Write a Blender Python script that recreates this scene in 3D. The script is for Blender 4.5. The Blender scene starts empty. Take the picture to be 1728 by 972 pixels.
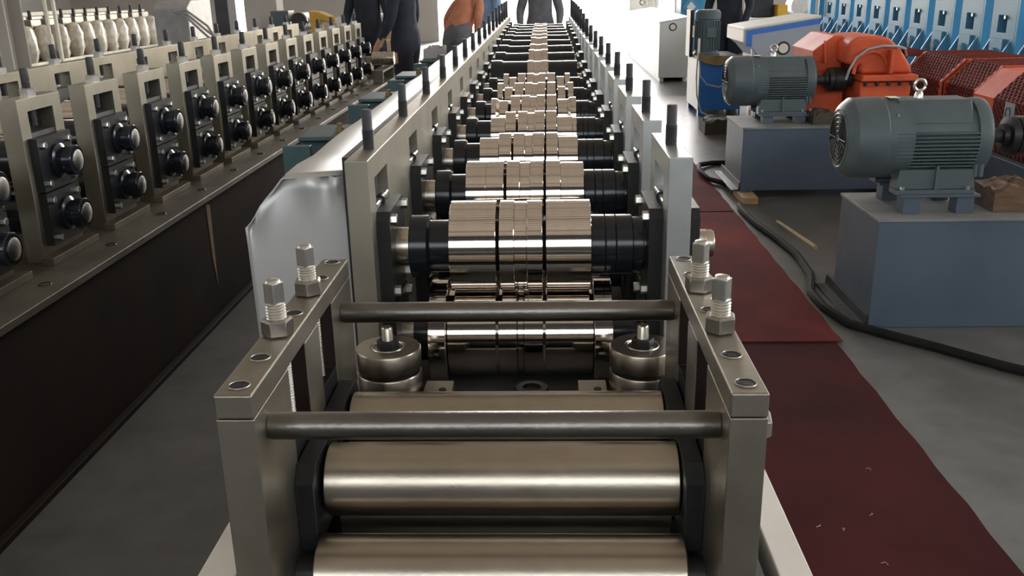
import bpy, math, random
from mathutils import Vector, Matrix
random.seed(7)
C = bpy.context.scene.collection
SC = bpy.context.scene
PI = math.pi

# ------------------------------------------------------------------ camera
YAW, PITCH, ROLL, FPX = .04027, .32076, .02165, 1552.2
fw = Vector((-math.sin(YAW)*math.cos(PITCH), math.cos(YAW)*math.cos(PITCH), -math.sin(PITCH)))
rt = Vector((math.cos(YAW), math.sin(YAW), 0))
dn = fw.cross(rt)
r2 = rt*math.cos(ROLL) + dn*math.sin(ROLL)
d2 = dn*math.cos(ROLL) - rt*math.sin(ROLL)
cd = bpy.data.cameras.new('camera'); cam = bpy.data.objects.new('camera', cd); C.objects.link(cam)
m = Matrix((r2, -d2, -fw)).transposed().to_4x4(); m.translation = Vector((0, 0, 1.5))
cam.matrix_world = m
cd.sensor_width = 36; cd.lens = FPX/1728*36; cd.clip_end = 300; cd.clip_start = .05
SC.camera = cam
# ------------------------------------------------------------------ world, sun, exposure
SC.view_settings.view_transform = 'Standard'; SC.view_settings.look = 'None'
SC.view_settings.gamma = 1; SC.view_settings.use_curve_mapping = False
SC.view_settings.exposure = -0.12
W = bpy.data.worlds.new('sky'); SC.world = W; W.use_nodes = True
nt = W.node_tree; nt.nodes.clear()
wo = nt.nodes.new('ShaderNodeOutputWorld'); wb = nt.nodes.new('ShaderNodeBackground'); ws = nt.nodes.new('ShaderNodeTexSky')
ws.sky_type = 'NISHITA'; ws.sun_disc = False; ws.sun_elevation = math.radians(38); ws.sun_rotation = math.radians(10)
ws.dust_density = 2.0
wb.inputs[1].default_value = 2.2
nt.links.new(ws.outputs[0], wb.inputs[0]); nt.links.new(wb.outputs[0], wo.inputs[0])
sd = bpy.data.lights.new('sun', 'SUN'); sd.energy = 16.0; sd.angle = .01; sd.color = (1, .94, .85)
so = bpy.data.objects.new('sun', sd); C.objects.link(so)
so.rotation_euler = Vector((.17, 1, .78)).to_track_quat('Z', 'Y').to_euler(); so.location = (0, 60, 40)
WIN_L = 15.0       # daylight through frosted windows behind and beside the camera
ROOF_L = .56      # translucent roof sheets

# ------------------------------------------------------------------ materials
MT = {}
def mat(name, c1, c2=None, metal=0.0, rough=.5, rough2=None, scale=8.0, bump=0.0, bscale=None, detail=4, stretch=(1, 1, 1), coat=0.0, emit=None, spec=.5, aniso=None):
    mt = bpy.data.materials.new(name); mt.use_nodes = True; t = mt.node_tree
    b = t.nodes['Principled BSDF']; L = t.links.new
    tc = t.nodes.new('ShaderNodeTexCoord'); mp = t.nodes.new('ShaderNodeMapping'); mp.inputs['Scale'].default_value = stretch
    L(tc.outputs['Object'], mp.inputs[0])
    n = t.nodes.new('ShaderNodeTexNoise'); n.inputs['Scale'].default_value = scale; n.inputs['Detail'].default_value = detail
    L(mp.outputs[0], n.inputs['Vector'])
    r = t.nodes.new('ShaderNodeValToRGB'); r.color_ramp.elements[0].position = .32; r.color_ramp.elements[1].position = .68
    c2 = c2 or tuple(x*.8 for x in c1)
    r.color_ramp.elements[0].color = (*c2, 1); r.color_ramp.elements[1].color = (*c1, 1)
    L(n.outputs[0], r.inputs[0]); L(r.outputs[0], b.inputs['Base Color'])
    mr = t.nodes.new('ShaderNodeMapRange'); mr.inputs[3].default_value = rough; mr.inputs[4].default_value = rough2 if rough2 is not None else min(1, rough+.08)
    n2 = t.nodes.new('ShaderNodeTexNoise'); n2.inputs['Scale'].default_value = scale*3.1; n2.inputs['Detail'].default_value = 3
    L(mp.outputs[0], n2.inputs['Vector']); L(n2.outputs[0], mr.inputs[0]); L(mr.outputs[0], b.inputs['Roughness'])
    b.inputs['Metallic'].default_value = metal; b.inputs['Specular IOR Level'].default_value = spec
    if coat: b.inputs['Coat Weight'].default_value = coat; b.inputs['Coat Roughness'].default_value = .12
    if bump:
        n3 = t.nodes.new('ShaderNodeTexNoise'); n3.inputs['Scale'].default_value = bscale or scale*6; n3.inputs['Detail'].default_value = 5
        L(mp.outputs[0], n3.inputs['Vector'])
        bp = t.nodes.new('ShaderNodeBump'); bp.inputs['Strength'].default_value = bump; bp.inputs['Distance'].default_value = .004
        L(n3.outputs[0], bp.inputs['Height']); L(bp.outputs[0], b.inputs['Normal'])
    if emit:
        b.inputs['Emission Color'].default_value = (*emit[0], 1); b.inputs['Emission Strength'].default_value = emit[1]
    MT[name] = mt
    return mt
mat('unit_steel', (.39, .36, .30), (.27, .25, .205), 1, .36, .5, 5, .08, 110)
mat('ground_steel', (.47, .43, .35), (.37, .34, .275), 1, .38, .5, 5, .06, 120)
mat('plate_steel', (.57, .59, .58), (.47, .49, .48), 1, .36, .48, 6, .05, 140)
mat('old_steel', (.37, .335, .265), (.26, .24, .19), .95, .4, .55, 4, .08, 90)
mat('roll_steel', (.76, .70, .64), (.72, .66, .60), 1, .06, .09, 3, .015, 60, stretch=(14, 1, 1))
mat('guide_steel', (.48, .425, .35), (.38, .335, .275), 1, .25, .34, 5, .04, 70, stretch=(1.2, 2, 2))
mat('shaft_steel', (.62, .57, .49), (.5, .45, .38), 1, .22, .34, 9, .03)
mat('bar_steel', (.24, .225, .205), (.17, .16, .15), 1, .3, .42, 7, .12, 150)
mat('sleeve_black', (.010, .013, .018), (.007, .009, .012), .0, .16, .24, 6, 0, spec=.45)
mat('oxide_black', (.026, .027, .028), (.018, .018, .019), .4, .38, .5, 12, .06)
mat('screw_dark', (.045, .045, .048), (.03, .03, .033), .2, .5, .62, 30, .06)
mat('bolt_zinc', (.68, .66, .61), (.62, .60, .55), 1, .24, .34, 14, .015)
mat('nut_steel', (.42, .38, .34), (.33, .30, .27), 1, .28, .4, 25, .06)
mat('void_black', (.006, .006, .006), (.004, .004, .004), 0, .7)
mat('sheet_metal', (.60, .59, .575), (.52, .515, .50), .55, .40, .5, 2, .12, 7)
mat('white_frame', (.82, .77, .70), (.68, .63, .57), 0, .4, .55, 5, .05)
mat('base_dark', (.10, .10, .098), (.06, .06, .06), .4, .5, .6, 5, .05)
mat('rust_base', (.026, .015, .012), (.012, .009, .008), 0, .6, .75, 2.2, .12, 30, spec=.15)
mat('base_plate', (.27, .25, .21), (.18, .165, .14), .8, .42, .55, 4, .08)
mat('old_base_plate', (.24, .22, .18), (.15, .14, .115), .75, .42, .55, 4, .1)
mat('teal_paint', (.06, .105, .112), (.045, .08, .086), 0, .4, .5, 6, .03, spec=.4)
mat('motor_paint', (.082, .104, .108), (.062, .082, .088), 0, .42, .55, 7, .05, spec=.45)
mat('pedestal_paint', (.075, .10, .135), (.055, .078, .108), 0, .45, .6, 3, .05)
mat('pedestal_top', (.21, .21, .20), (.14, .145, .145), 0, .5, .65, 6, .08)
mat('orange_paint', (.66, .115, .04), (.50, .075, .028), 0, .5, .62, 5, .06, spec=.3)
mat('guard_red', (.20, .045, .035), (.13, .03, .026), 0, .7, .8, 6, spec=.2)
mat('blue_paint', (.045, .27, .46), (.035, .22, .39), 0, .4, .5, 3, .03)
mat('blue_pale', (.10, .29, .44), (.07, .235, .38), 0, .42, .52, 3, .03)  # paler copy of the blue: light on the stand faces put into colour
mat('tank_blue', (.012, .11, .36), (.01, .09, .30), 0, .38, .5, 3)
mat('trim_blue', (.03, .16, .55), None, 0, .4)
mat('cab_white', (.70, .69, .64), (.64, .63, .58), 0, .4, .5, 3, .02)
mat('cab_grey', (.30, .34, .38), (.27, .31, .35), 0, .42, .5, 3)
mat('wood', (.17, .095, .05), (.085, .05, .028), 0, .75, .9, 9, .5, 40, stretch=(1, 4, 4))
mat('wood_pale', (.40, .28, .16), (.28, .19, .10), 0, .7, .85, 9, .3, stretch=(1, 6, 6))
mat('card', (.42, .27, .15), (.36, .23, .12), 0, .75, .85, 4, .05)
mat('rubber', (.014, .014, .014), (.009, .009, .009), 0, .75, .85, spec=.2)
mat('hose_brown', (.22, .15, .06), (.15, .10, .04), 0, .5)
mat('hose_grey', (.35, .34, .33), None, 0, .5)
mat('plastic_wrap', (.70, .62, .48), (.46, .41, .33), .0, .18, .4, 14, .9, 26, spec=.8)
mat('wrapped_steel', (.38, .35, .30), (.28, .26, .22), .7, .45)
mat('paper', (.75, .70, .58), (.7, .65, .54), 0, .7)
mat('ink', (.03, .03, .03), None, 0, .6)
mat('navy_cloth', (.020, .023, .034), (.013, .015, .022), 0, .85, .95, 12, .3)
mat('grey_cloth', (.16, .16, .17), (.11, .11, .12), 0, .85, .95, 12, .3)
mat('salmon_cloth', (.55, .22, .13), (.45, .17, .10), 0, .85, .95, 12, .3)
mat('blue_cloth', (.25, .38, .55), (.2, .32, .48), 0, .85, .95, 12, .3)
mat('skin', (.50, .28, .19), (.44, .24, .16), 0, .55)
mat('hair', (.015, .012, .01), None, 0, .6)
mat('yellow_paint', (.62, .36, .03), (.52, .29, .02), 0, .4)
mat('wall_paint', (.42, .38, .33), (.36, .33, .29), 0, .8, .9, 1, 0)
mat('lower_wall', (.06, .06, .068), (.05, .05, .056), 0, .8)
mat('roof_sheet', (.55, .47, .39), (.48, .41, .34), 0, .6)
mat('asphalt', (.50, .48, .45), (.42, .40, .38), 0, .9, .95, 2)
mat('carton_wet', (.07, .05, .035), (.03, .025, .02), 0, .7, .8, 10, .4)
def emis(name, col, s):
    mt = bpy.data.materials.new(name); mt.use_nodes = True; t = mt.node_tree
    t.nodes.clear(); e = t.nodes.new('ShaderNodeEmission'); o = t.nodes.new('ShaderNodeOutputMaterial')
    n = t.nodes.new('ShaderNodeTexNoise'); n.inputs['Scale'].default_value = .35
    r = t.nodes.new('ShaderNodeValToRGB'); r.color_ramp.elements[0].color = (*[c*.86 for c in col], 1); r.color_ramp.elements[1].color = (*col, 1)
    tc = t.nodes.new('ShaderNodeTexCoord'); t.links.new(tc.outputs['Object'], n.inputs['Vector'])
    t.links.new(n.outputs[0], r.inputs[0]); t.links.new(r.outputs[0], e.inputs[0])
    e.inputs[1].default_value = s; t.links.new(e.outputs[0], o.inputs[0]); MT[name] = mt
emis('window_daylight', (.92, .96, 1.0), WIN_L)
emis('back_daylight', (.92, .97, 1.0), 5.5)
emis('left_fill_glow', (.9, .95, 1.0), 3.0)   # added dim fill; no windows are known on this side
emis('roof_daylight', (1.0, .81, .62), ROOF_L)

def floor_material():
    mt = bpy.data.materials.new('concrete_floor'); mt.use_nodes = True; t = mt.node_tree; L = t.links.new
    b = t.nodes['Principled BSDF']; tc = t.nodes.new('ShaderNodeTexCoord')
    n = t.nodes.new('ShaderNodeTexNoise'); n.inputs['Scale'].default_value = 1.3; n.inputs['Detail'].default_value = 8; n.inputs['Roughness'].default_value = .65
    n2 = t.nodes.new('ShaderNodeTexNoise'); n2.inputs['Scale'].default_value = 9; n2.inputs['Detail'].default_value = 6
    L(tc.outputs['Object'], n.inputs[0]); L(tc.outputs['Object'], n2.inputs[0])
    r = t.nodes.new('ShaderNodeValToRGB'); e = r.color_ramp.elements
    e[0].position = .3; e[0].color = (.05, .050, .048, 1); e[1].position = .72; e[1].color = (.15, .147, .135, 1)
    mx = t.nodes.new('ShaderNodeMix'); mx.data_type = 'FLOAT'; mx.inputs[0].default_value = .35
    L(n.outputs[0], mx.inputs[2]); L(n2.outputs[0], mx.inputs[3]); L(mx.outputs[0], r.inputs[0]); L(r.outputs[0], b.inputs['Base Color'])
    mr = t.nodes.new('ShaderNodeMapRange'); mr.inputs[3].default_value = .22; mr.inputs[4].default_value = .40
    sx_ = t.nodes.new('ShaderNodeSeparateXYZ'); L(tc.outputs['Object'], sx_.inputs[0])
    my = t.nodes.new('ShaderNodeMapRange'); my.inputs[1].default_value = 1.5; my.inputs[2].default_value = 7.0; my.inputs[3].default_value = .42; my.inputs[4].default_value = 0.0
    L(sx_.outputs[1], my.inputs[0]); ad = t.nodes.new('ShaderNodeMath'); ad.operation = 'ADD'   # dusty by the entry end, polished towards the door
    L(n2.outputs[0], mr.inputs[0]); L(mr.outputs[0], ad.inputs[0]); L(my.outputs[0], ad.inputs[1]); L(ad.outputs[0], b.inputs['Roughness'])
    bp = t.nodes.new('ShaderNodeBump'); bp.inputs['Strength'].default_value = .05; L(n2.outputs[0], bp.inputs['Height']); L(bp.outputs[0], b.inputs['Normal'])
    MT['concrete_floor'] = mt
floor_material()
def carpet_material():
    mt = bpy.data.materials.new('carpet_red'); mt.use_nodes = True; t = mt.node_tree; L = t.links.new
    b = t.nodes['Principled BSDF']; tc = t.nodes.new('ShaderNodeTexCoord')
    n = t.nodes.new('ShaderNodeTexNoise'); n.inputs['Scale'].default_value = 1.6; n.inputs['Detail'].default_value = 5
    n2 = t.nodes.new('ShaderNodeTexNoise'); n2.inputs['Scale'].default_value = 160; n2.inputs['Detail'].default_value = 2
    L(tc.outputs['Object'], n.inputs[0]); L(tc.outputs['Object'], n2.inputs[0])
    r = t.nodes.new('ShaderNodeValToRGB'); e = r.color_ramp.elements
    e[0].position = .35; e[0].color = (.026, .005, .005, 1); e[1].position = .72; e[1].color = (.066, .010, .010, 1)
    L(n.outputs[0], r.inputs[0]); L(r.outputs[0], b.inputs['Base Color']); b.inputs['Roughness'].default_value = .95
    b.inputs['Specular IOR Level'].default_value = .12
    bp = t.nodes.new('ShaderNodeBump'); bp.inputs['Strength'].default_value = .4; bp.inputs['Distance'].default_value = .003
    L(n2.outputs[0], bp.inputs['Height']); L(bp.outputs[0], b.inputs['Normal']); MT['carpet_red'] = mt
carpet_material()

# ------------------------------------------------------------------ geometry helpers
class G:
    def __init__(s): s.v = []; s.f = []
    def add(s, vs, fs):
        b = len(s.v); s.v += [tuple(x) for x in vs]; s.f += [tuple(i+b for i in f) for f in fs]; return s
    def box(s, x0, x1, y0, y1, z0, z1):
        return s.add([(x0,y0,z0),(x1,y0,z0),(x1,y1,z0),(x0,y1,z0),(x0,y0,z1),(x1,y0,z1),(x1,y1,z1),(x0,y1,z1)],
                     [(0,3,2,1),(4,5,6,7),(0,1,5,4),(1,2,6,5),(2,3,7,6),(3,0,4,7)])
    def prism(s, ax, poly, a, b):
        # poly counter-clockwise or not: normals are fixed at build time
        def P(t, u, w): return (t,u,w) if ax == 'x' else (u,t,w) if ax == 'y' else (u,w,t)
        n = len(poly)
        vs = [P(a,*q) for q in poly] + [P(b,*q) for q in poly]
        ar = sum(poly[i][0]*poly[(i+1)%n][1]-poly[(i+1)%n][0]*poly[i][1] for i in range(n))
        fl = (ar > 0) == (ax != 'y')
        if b < a: fl = not fl
        fs = [tuple(range(n))[::-1] if fl else tuple(range(n)), tuple(range(n, 2*n)) if fl else tuple(range(n, 2*n))[::-1]]
        for i in range(n):
            j = (i+1) % n; q = (i, j, j+n, i+n); fs.append(q if fl else q[::-1])
        return s.add(vs, fs)
    def lathe(s, ax, c, prof, n=24, cap=True, ph=0.0):
        # prof: (distance along axis, radius) in rising order; c: centre in the other two axes
        vs = []; k = len(prof)
        for t, r in prof:
            for i in range(n):
                a = 2*PI*i/n+ph; u = c[0]+r*math.cos(a); w = c[1]+r*math.sin(a)
                vs.append((t,u,w) if ax == 'x' else (u,t,w) if ax == 'y' else (u,w,t))
        fs = []
        fl = ax == 'y'
        for j in range(k-1):
            for i in range(n):
                q = (j*n+i, j*n+(i+1)%n, (j+1)*n+(i+1)%n, (j+1)*n+i); fs.append(q[::-1] if fl else q)
        if cap:
            a = tuple(range(n))[::-1]; b = tuple(range((k-1)*n, k*n)); fs += [a[::-1], b[::-1]] if fl else [a, b]
        return s.add(vs, fs)
    def plate(s, ax, t0, t1, us, vs_, solid):
        # sheet with openings: cells of the grid us x vs_ where solid(i, j); one welded closed shell
        idx = {}; vv = []; fs = []
        def P(t, i, j):
            k = (t, i, j)
            if k not in idx:
                T = (t0, t1)[t]; u = us[i]; w = vs_[j]
                vv.append((T,u,w) if ax == 'x' else (u,T,w) if ax == 'y' else (u,w,T)); idx[k] = len(vv)-1
            return idx[k]
        fl = ax == 'y'
        def A(*q): fs.append(q[::-1] if fl else q)
        nu, nv = len(us)-1, len(vs_)-1
        S = lambda i, j: 0 <= i < nu and 0 <= j < nv and solid(i, j)
        for i in range(nu):
            for j in range(nv):
                if not S(i, j): continue
                A(P(0,i,j), P(0,i,j+1), P(0,i+1,j+1), P(0,i+1,j)); A(P(1,i,j), P(1,i+1,j), P(1,i+1,j+1), P(1,i,j+1))
                if not S(i-1, j): A(P(0,i,j), P(1,i,j), P(1,i,j+1), P(0,i,j+1))
                if not S(i+1, j): A(P(0,i+1,j), P(0,i+1,j+1), P(1,i+1,j+1), P(1,i+1,j))
                if not S(i, j-1): A(P(0,i,j), P(0,i+1,j), P(1,i+1,j), P(1,i,j))
                if not S(i, j+1): A(P(0,i,j+1), P(1,i,j+1), P(1,i+1,j+1), P(0,i+1,j+1))
        return s.add(vv, fs)
    def tube(s, pts, r, n=8, closed=False):
        pts = [Vector(q) for q in pts]; vs = []; K = len(pts); up = Vector((0, 0, 1))
        rr = r if isinstance(r, (list, tuple)) else [r]*K
        for i, q in enumerate(pts):
            a = pts[i-1] if i or closed else q; b = pts[(i+1) % K] if i < K-1 or closed else q
            d = (b-a).normalized(); e = d.cross(up)
            if e.length < .05: e = d.cross(Vector((1, 0, 0)))
            e.normalize(); h = e.cross(d)
            for k in range(n):
                t = 2*PI*k/n; vs.append(q+e*rr[i]*math.cos(t)+h*rr[i]*math.sin(t))
        fs = []
        for j in range(K if closed else K-1):
            for i in range(n):
                fs.append((j*n+i, j*n+(i+1) % n, ((j+1) % K)*n+(i+1) % n, ((j+1) % K)*n+i))
        if not closed: fs += [tuple(range(n))[::-1], tuple(range((K-1)*n, K*n))]
        return s.add(vs, fs)
    def ring(s, ax, c, R, r, n=24, k=8):
        pts = []
        for i in range(n):
            a = 2*PI*i/n; u, w = R*math.cos(a), R*math.sin(a)
            pts.append((c[0], c[1]+u, c[2]+w) if ax == 'x' else (c[0]+u, c[1], c[2]+w) if ax == 'y' else (c[0]+u, c[1]+w, c[2]))
        return s.tube(pts, r, k, True)
    def mesh(s, name, ang=35):
        me = bpy.data.meshes.new(name); me.from_pydata(s.v, [], s.f); me.update()
        me.polygons.foreach_set('use_smooth', [True]*len(me.polygons)); me.set_sharp_from_angle(angle=math.radians(ang))
        return me
WL = {}
def wl(o): return WL[o.name]
def empty(name, loc, label, cat, group=None):
    o = bpy.data.objects.new(name, None); C.objects.link(o); o.location = loc; o.empty_display_size = .1
    WL[o.name] = Vector(loc); o['label'] = label; o['category'] = cat
    if group: o['group'] = group
    return o
def mk(name, g, mt, parent=None, at=(0, 0, 0), bev=0.0, label=None, rot=None, seg=2):
    me = g if isinstance(g, bpy.types.Mesh) else g.mesh(name)
    if len(me.materials) == 0: me.materials.append(MT[mt])
    o = bpy.data.objects.new(name, me); C.objects.link(o); at = Vector(at)
    WL[o.name] = at
    if parent is not None: o.parent = parent; o.location = at-wl(parent)
    else: o.location = at
    if rot: o.rotation_euler = rot
    if bev:
        b = o.modifiers.new('edge', 'BEVEL'); b.width = bev; b.segments = seg; b.limit_method = 'ANGLE'; b.angle_limit = math.radians(50); b.harden_normals = True
    if label: o['label'] = label
    return o
def tag(o, label, cat, group=None):
    o['label'] = label; o['category'] = cat
    if group: o['group'] = group
    return o
def structure(name, g, mt, at=(0, 0, 0)):
    o = mk(name, g, mt, None, at); o['kind'] = 'structure'; return o
def thread(r, z0, z1, pitch=.0035, depth=.0013):
    p = []; z = z0; k = 0
    while z < z1:
        p.append((z, r if k % 2 == 0 else r-depth)); z += pitch/2; k += 1
    p.append((z1, r-depth)); return p
def hexp(r, ph=0.0): return [(r*math.cos(ph+PI/3*i), r*math.sin(ph+PI/3*i)) for i in range(6)]
def hexhead(ax, c, a, b, r, ph=0.3):
    g = G(); e = .12*r; s = 1 if b > a else -1
    pr = [(a, r), (b-s*e, r), (b, r*.84)]
    if s < 0: pr = pr[::-1]
    g.lathe(ax, c, pr, 6, True, ph); return g

# ------------------------------------------------------------------ the hall
BX0, BX1, BY0, BY1, HZ = -13.0, 12.0, -7.0, 26.0, 8.2
structure('floor', G().box(BX0, BX1, BY0, BY1, -.1, 0), 'concrete_floor')
structure('wall_left', G().plate('x', BX0-.2, BX0, [BY0, -4, 23, BY1], [0, 3.6, 5.8, HZ], lambda i, j: not (i == 1 and j == 1)), 'wall_paint')
structure('wall_right', G().plate('x', BX1, BX1+.2, [BY0, -4, 23, BY1], [0, 3.6, 5.8, HZ], lambda i, j: not (i == 1 and j == 1)), 'wall_paint')
structure('wall_back', G().plate('y', BY0-.2, BY0, [BX0, -9, 9, BX1], [0, 2.7, 5.6, HZ], lambda i, j: not (i == 1 and j == 1)), 'lower_wall')
structure('wall_far', G().plate('y', BY1, BY1+.2, [BX0, -8.95, -8.2, -2.9, 3.5, BX1], [0, 3.2, 7.2, HZ], lambda i, j: not ((i == 3 and j < 2) or (i == 1 and j == 0))), 'wall_paint')
def window(nm, ax, t, u0, u1, z0, z1, n):
    du = (u1-u0)/n
    fr = G(); us = [u0]; 
    for i in range(n): us += [u0+du*i+.05, u0+du*(i+1)-.05]
    us.append(u1)
    fr.plate(ax, t-.06, t+.06, us, [z0, z0+.06, (z0+z1)/2-.03, (z0+z1)/2+.03, z1-.06, z1], lambda i, j: not (i % 2 == 1 and j in (1, 3)))
    w = structure(nm, fr, 'cab_grey')
    pane = G()
    if ax == 'x': pane.box(t-.01, t+.01, u0+.02, u1-.02, z0+.02, z1-.02)
    else: pane.box(u0+.02, u1-.02, t-.01, t+.01, z0+.02, z1-.02)
    mk('pane', pane, 'back_daylight' if ax == 'y' else 'left_fill_glow' if t < 0 else 'window_daylight', w)
window('window_1', 'y', BY0-.1, -9, 9, 2.7, 5.6, 9)
window('left_fill', 'x', BX0-.1, -4, 23, 3.6, 5.8, 9)  # added glowing fill on a wall with no known window
window('window_3', 'x', BX1+.1, -4, 23, 3.6, 5.8, 9)
rg = G(); tg = G(); y = BY0; k = 0
while y < BY1-.1:
    rg.box(BX0, BX1, y, y+.4, HZ, HZ+.06); tg.box(BX0, BX1, y+.4, min(y+.8, BY1), HZ, HZ+.05); y += .8
ce = structure('ceiling', rg, 'roof_sheet')
mk('roof_light', tg, 'roof_daylight', ce, label='translucent roof sheets')
for i in range(6):
    yy = -4+5*i
    structure('trim_%d' % (i+1), G().box(BX0, BX1, yy-.1, yy+.1, HZ-.45, HZ), 'wall_paint')
structure('ground', G().box(-60, 60, BY1+.2, 140, -.12, -.02), 'asphalt')
pl = bpy.data.lights.new('door_portal', 'AREA'); pl.shape = 'RECTANGLE'; pl.size = 6.4; pl.size_y = 7.2; pl.cycles.is_portal = True
po = bpy.data.objects.new('door_portal', pl); C.objects.link(po); po.location = (.3, BY1+.1, 3.6); po.rotation_euler = (-PI/2, 0, 0)

# red carpet: two lengths, one lapping over the other
def carpet(x0, x1, y0, y1, z, seed):
    rnd = random.Random(seed); g = G(); n = 46; v = []; f = []
    for i in range(n+1):
        yy = y0+(y1-y0)*i/n
        xr = x1+.003*math.sin(i*.9+seed)+.003*rnd.random()
        for s in range(2):
            zz = z-.004*s
            v += [(x0, yy, zz), (xr, yy, zz)]
    for i in range(n):
        a = i*4; b = a+4
        f += [(a, a+1, b+1, b), (a+2, b+2, b+3, a+3), (a+1, a+3, b+3, b+1), (a, b, b+2, a+2)]
    f += [(0, 2, 3, 1), (n*4, n*4+1, n*4+3, n*4+2)]
    return g.add(v, f)
tag(mk('carpet', carpet(.45, 1.235, 1.2, 3.78, .006, 1), 'carpet_red'), 'dark red carpet length on the floor, the near one beside the entry unit', 'carpet')
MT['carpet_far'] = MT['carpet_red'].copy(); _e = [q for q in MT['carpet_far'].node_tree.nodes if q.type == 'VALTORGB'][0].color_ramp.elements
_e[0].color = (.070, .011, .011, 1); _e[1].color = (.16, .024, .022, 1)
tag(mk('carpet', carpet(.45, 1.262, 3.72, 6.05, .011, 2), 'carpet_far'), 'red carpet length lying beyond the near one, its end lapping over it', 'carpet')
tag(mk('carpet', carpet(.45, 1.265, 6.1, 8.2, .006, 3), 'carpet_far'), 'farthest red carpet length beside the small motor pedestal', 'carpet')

# ------------------------------------------------------------------ main roll forming machine
NS, Y0, DP = 16, 2.06, .535
def YC(k): return Y0+DP*k
RISE = [0]*7+[.006, .026, .042, .058, .066, .072, .076, .078, .08]
M = empty('roll_forming_machine', (-.06, 1.9, 0), 'long machine with two rows of steel stands carrying polished rolls between them', 'machine')
mk('base_frame', G().box(-.485, .34, 1.76, 10.6, .05, .588), 'base_dark', M)
for a, b in ((-.485, -.375), (.225, .34)): mk('base_frame', G().box(a, b, 1.0, 1.7595, .05, .5995), 'base_dark', M)
mk('cross_member', G().box(-.375, .225, 1.0, 1.06, .3, .55), 'base_dark', M)
mk('base_top', G().box(-.485, .34, 1.76, 10.6, .588, .6), 'base_dark', M)
for x0, x1 in ((-.57, -.507), (.363, .417)):
    mk('base_channel', G().box(x0, x1, .95, 10.6, .0, .6), 'white_frame', M, bev=.003, label='pale painted channel along the base')
# drive-side plate: one long plate with an opening per station
us = [1.905]
for k in range(NS): us += [YC(k)-.085, YC(k)+.085]
us.append(10.5)
sp = mk('side_plate', G().plate('x', -.425, -.375, us, [.6, .66, 1.10, 1.15], lambda i, j: not (i % 2 == 1 and j == 1)), 'ground_steel', M, bev=.002)
mk('backing_plate', G().box(-.440, -.4265, 1.955, 10.4, .6, 1.149), 'oxide_black', M)
# operator-side stands
us = [-.165, -.085, .085, .165]
st_me = G().plate('x', 0, .05, us, [.6, .66, 1.10, 1.15], lambda i, j: not (i == 1 and j == 1)).mesh('stand')
def bearing(sgn, z0, z1, notch=True):
    g = G(); t = .03*sgn
    g.prism('x', [(-.105, z0), (.105, z0), (.105, z1-.02), (.09, z1), (-.09, z1), (-.105, z1-.02)], 0, t)
    return g
bl_me = G().box(.002, .048, -.083, .083, .60, .79).mesh('bearing_block')
blu_me = G().box(.002, .048, -.083, .083, 0, .17).mesh('bearing_block')
fl_me = {s: bearing(s, 0, .205).mesh('bearing_flange') for s in (1, -1)}
sc_me = {}
def screw_mesh(h):
    key = round(h, 3)
    if key not in sc_me:
        g = G(); g.lathe('z', (0, 0), thread(.0135, -.12, h*.5)+[(h*.5+.001, .0115), (h-.003, .0115), (h, .0095)], 14)
        sc_me[key] = g.mesh('adjusting_screw')
    return sc_me[key]
bolt_me = {s: hexhead('x', (0, 0), 0, .014*s, .0125).mesh('bolt') for s in (1, -1)}
cap_me = G().lathe('x', (0, 0), [(0, .026), (.012, .026), (.0125, .032), (.045, .032), (.048, .030)], 28).mesh('shaft_nut')
grip_me = G().lathe('x', (0, 0), thread(.0325, .014, .030, .003, .0012), 28).mesh('knurl')
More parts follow.
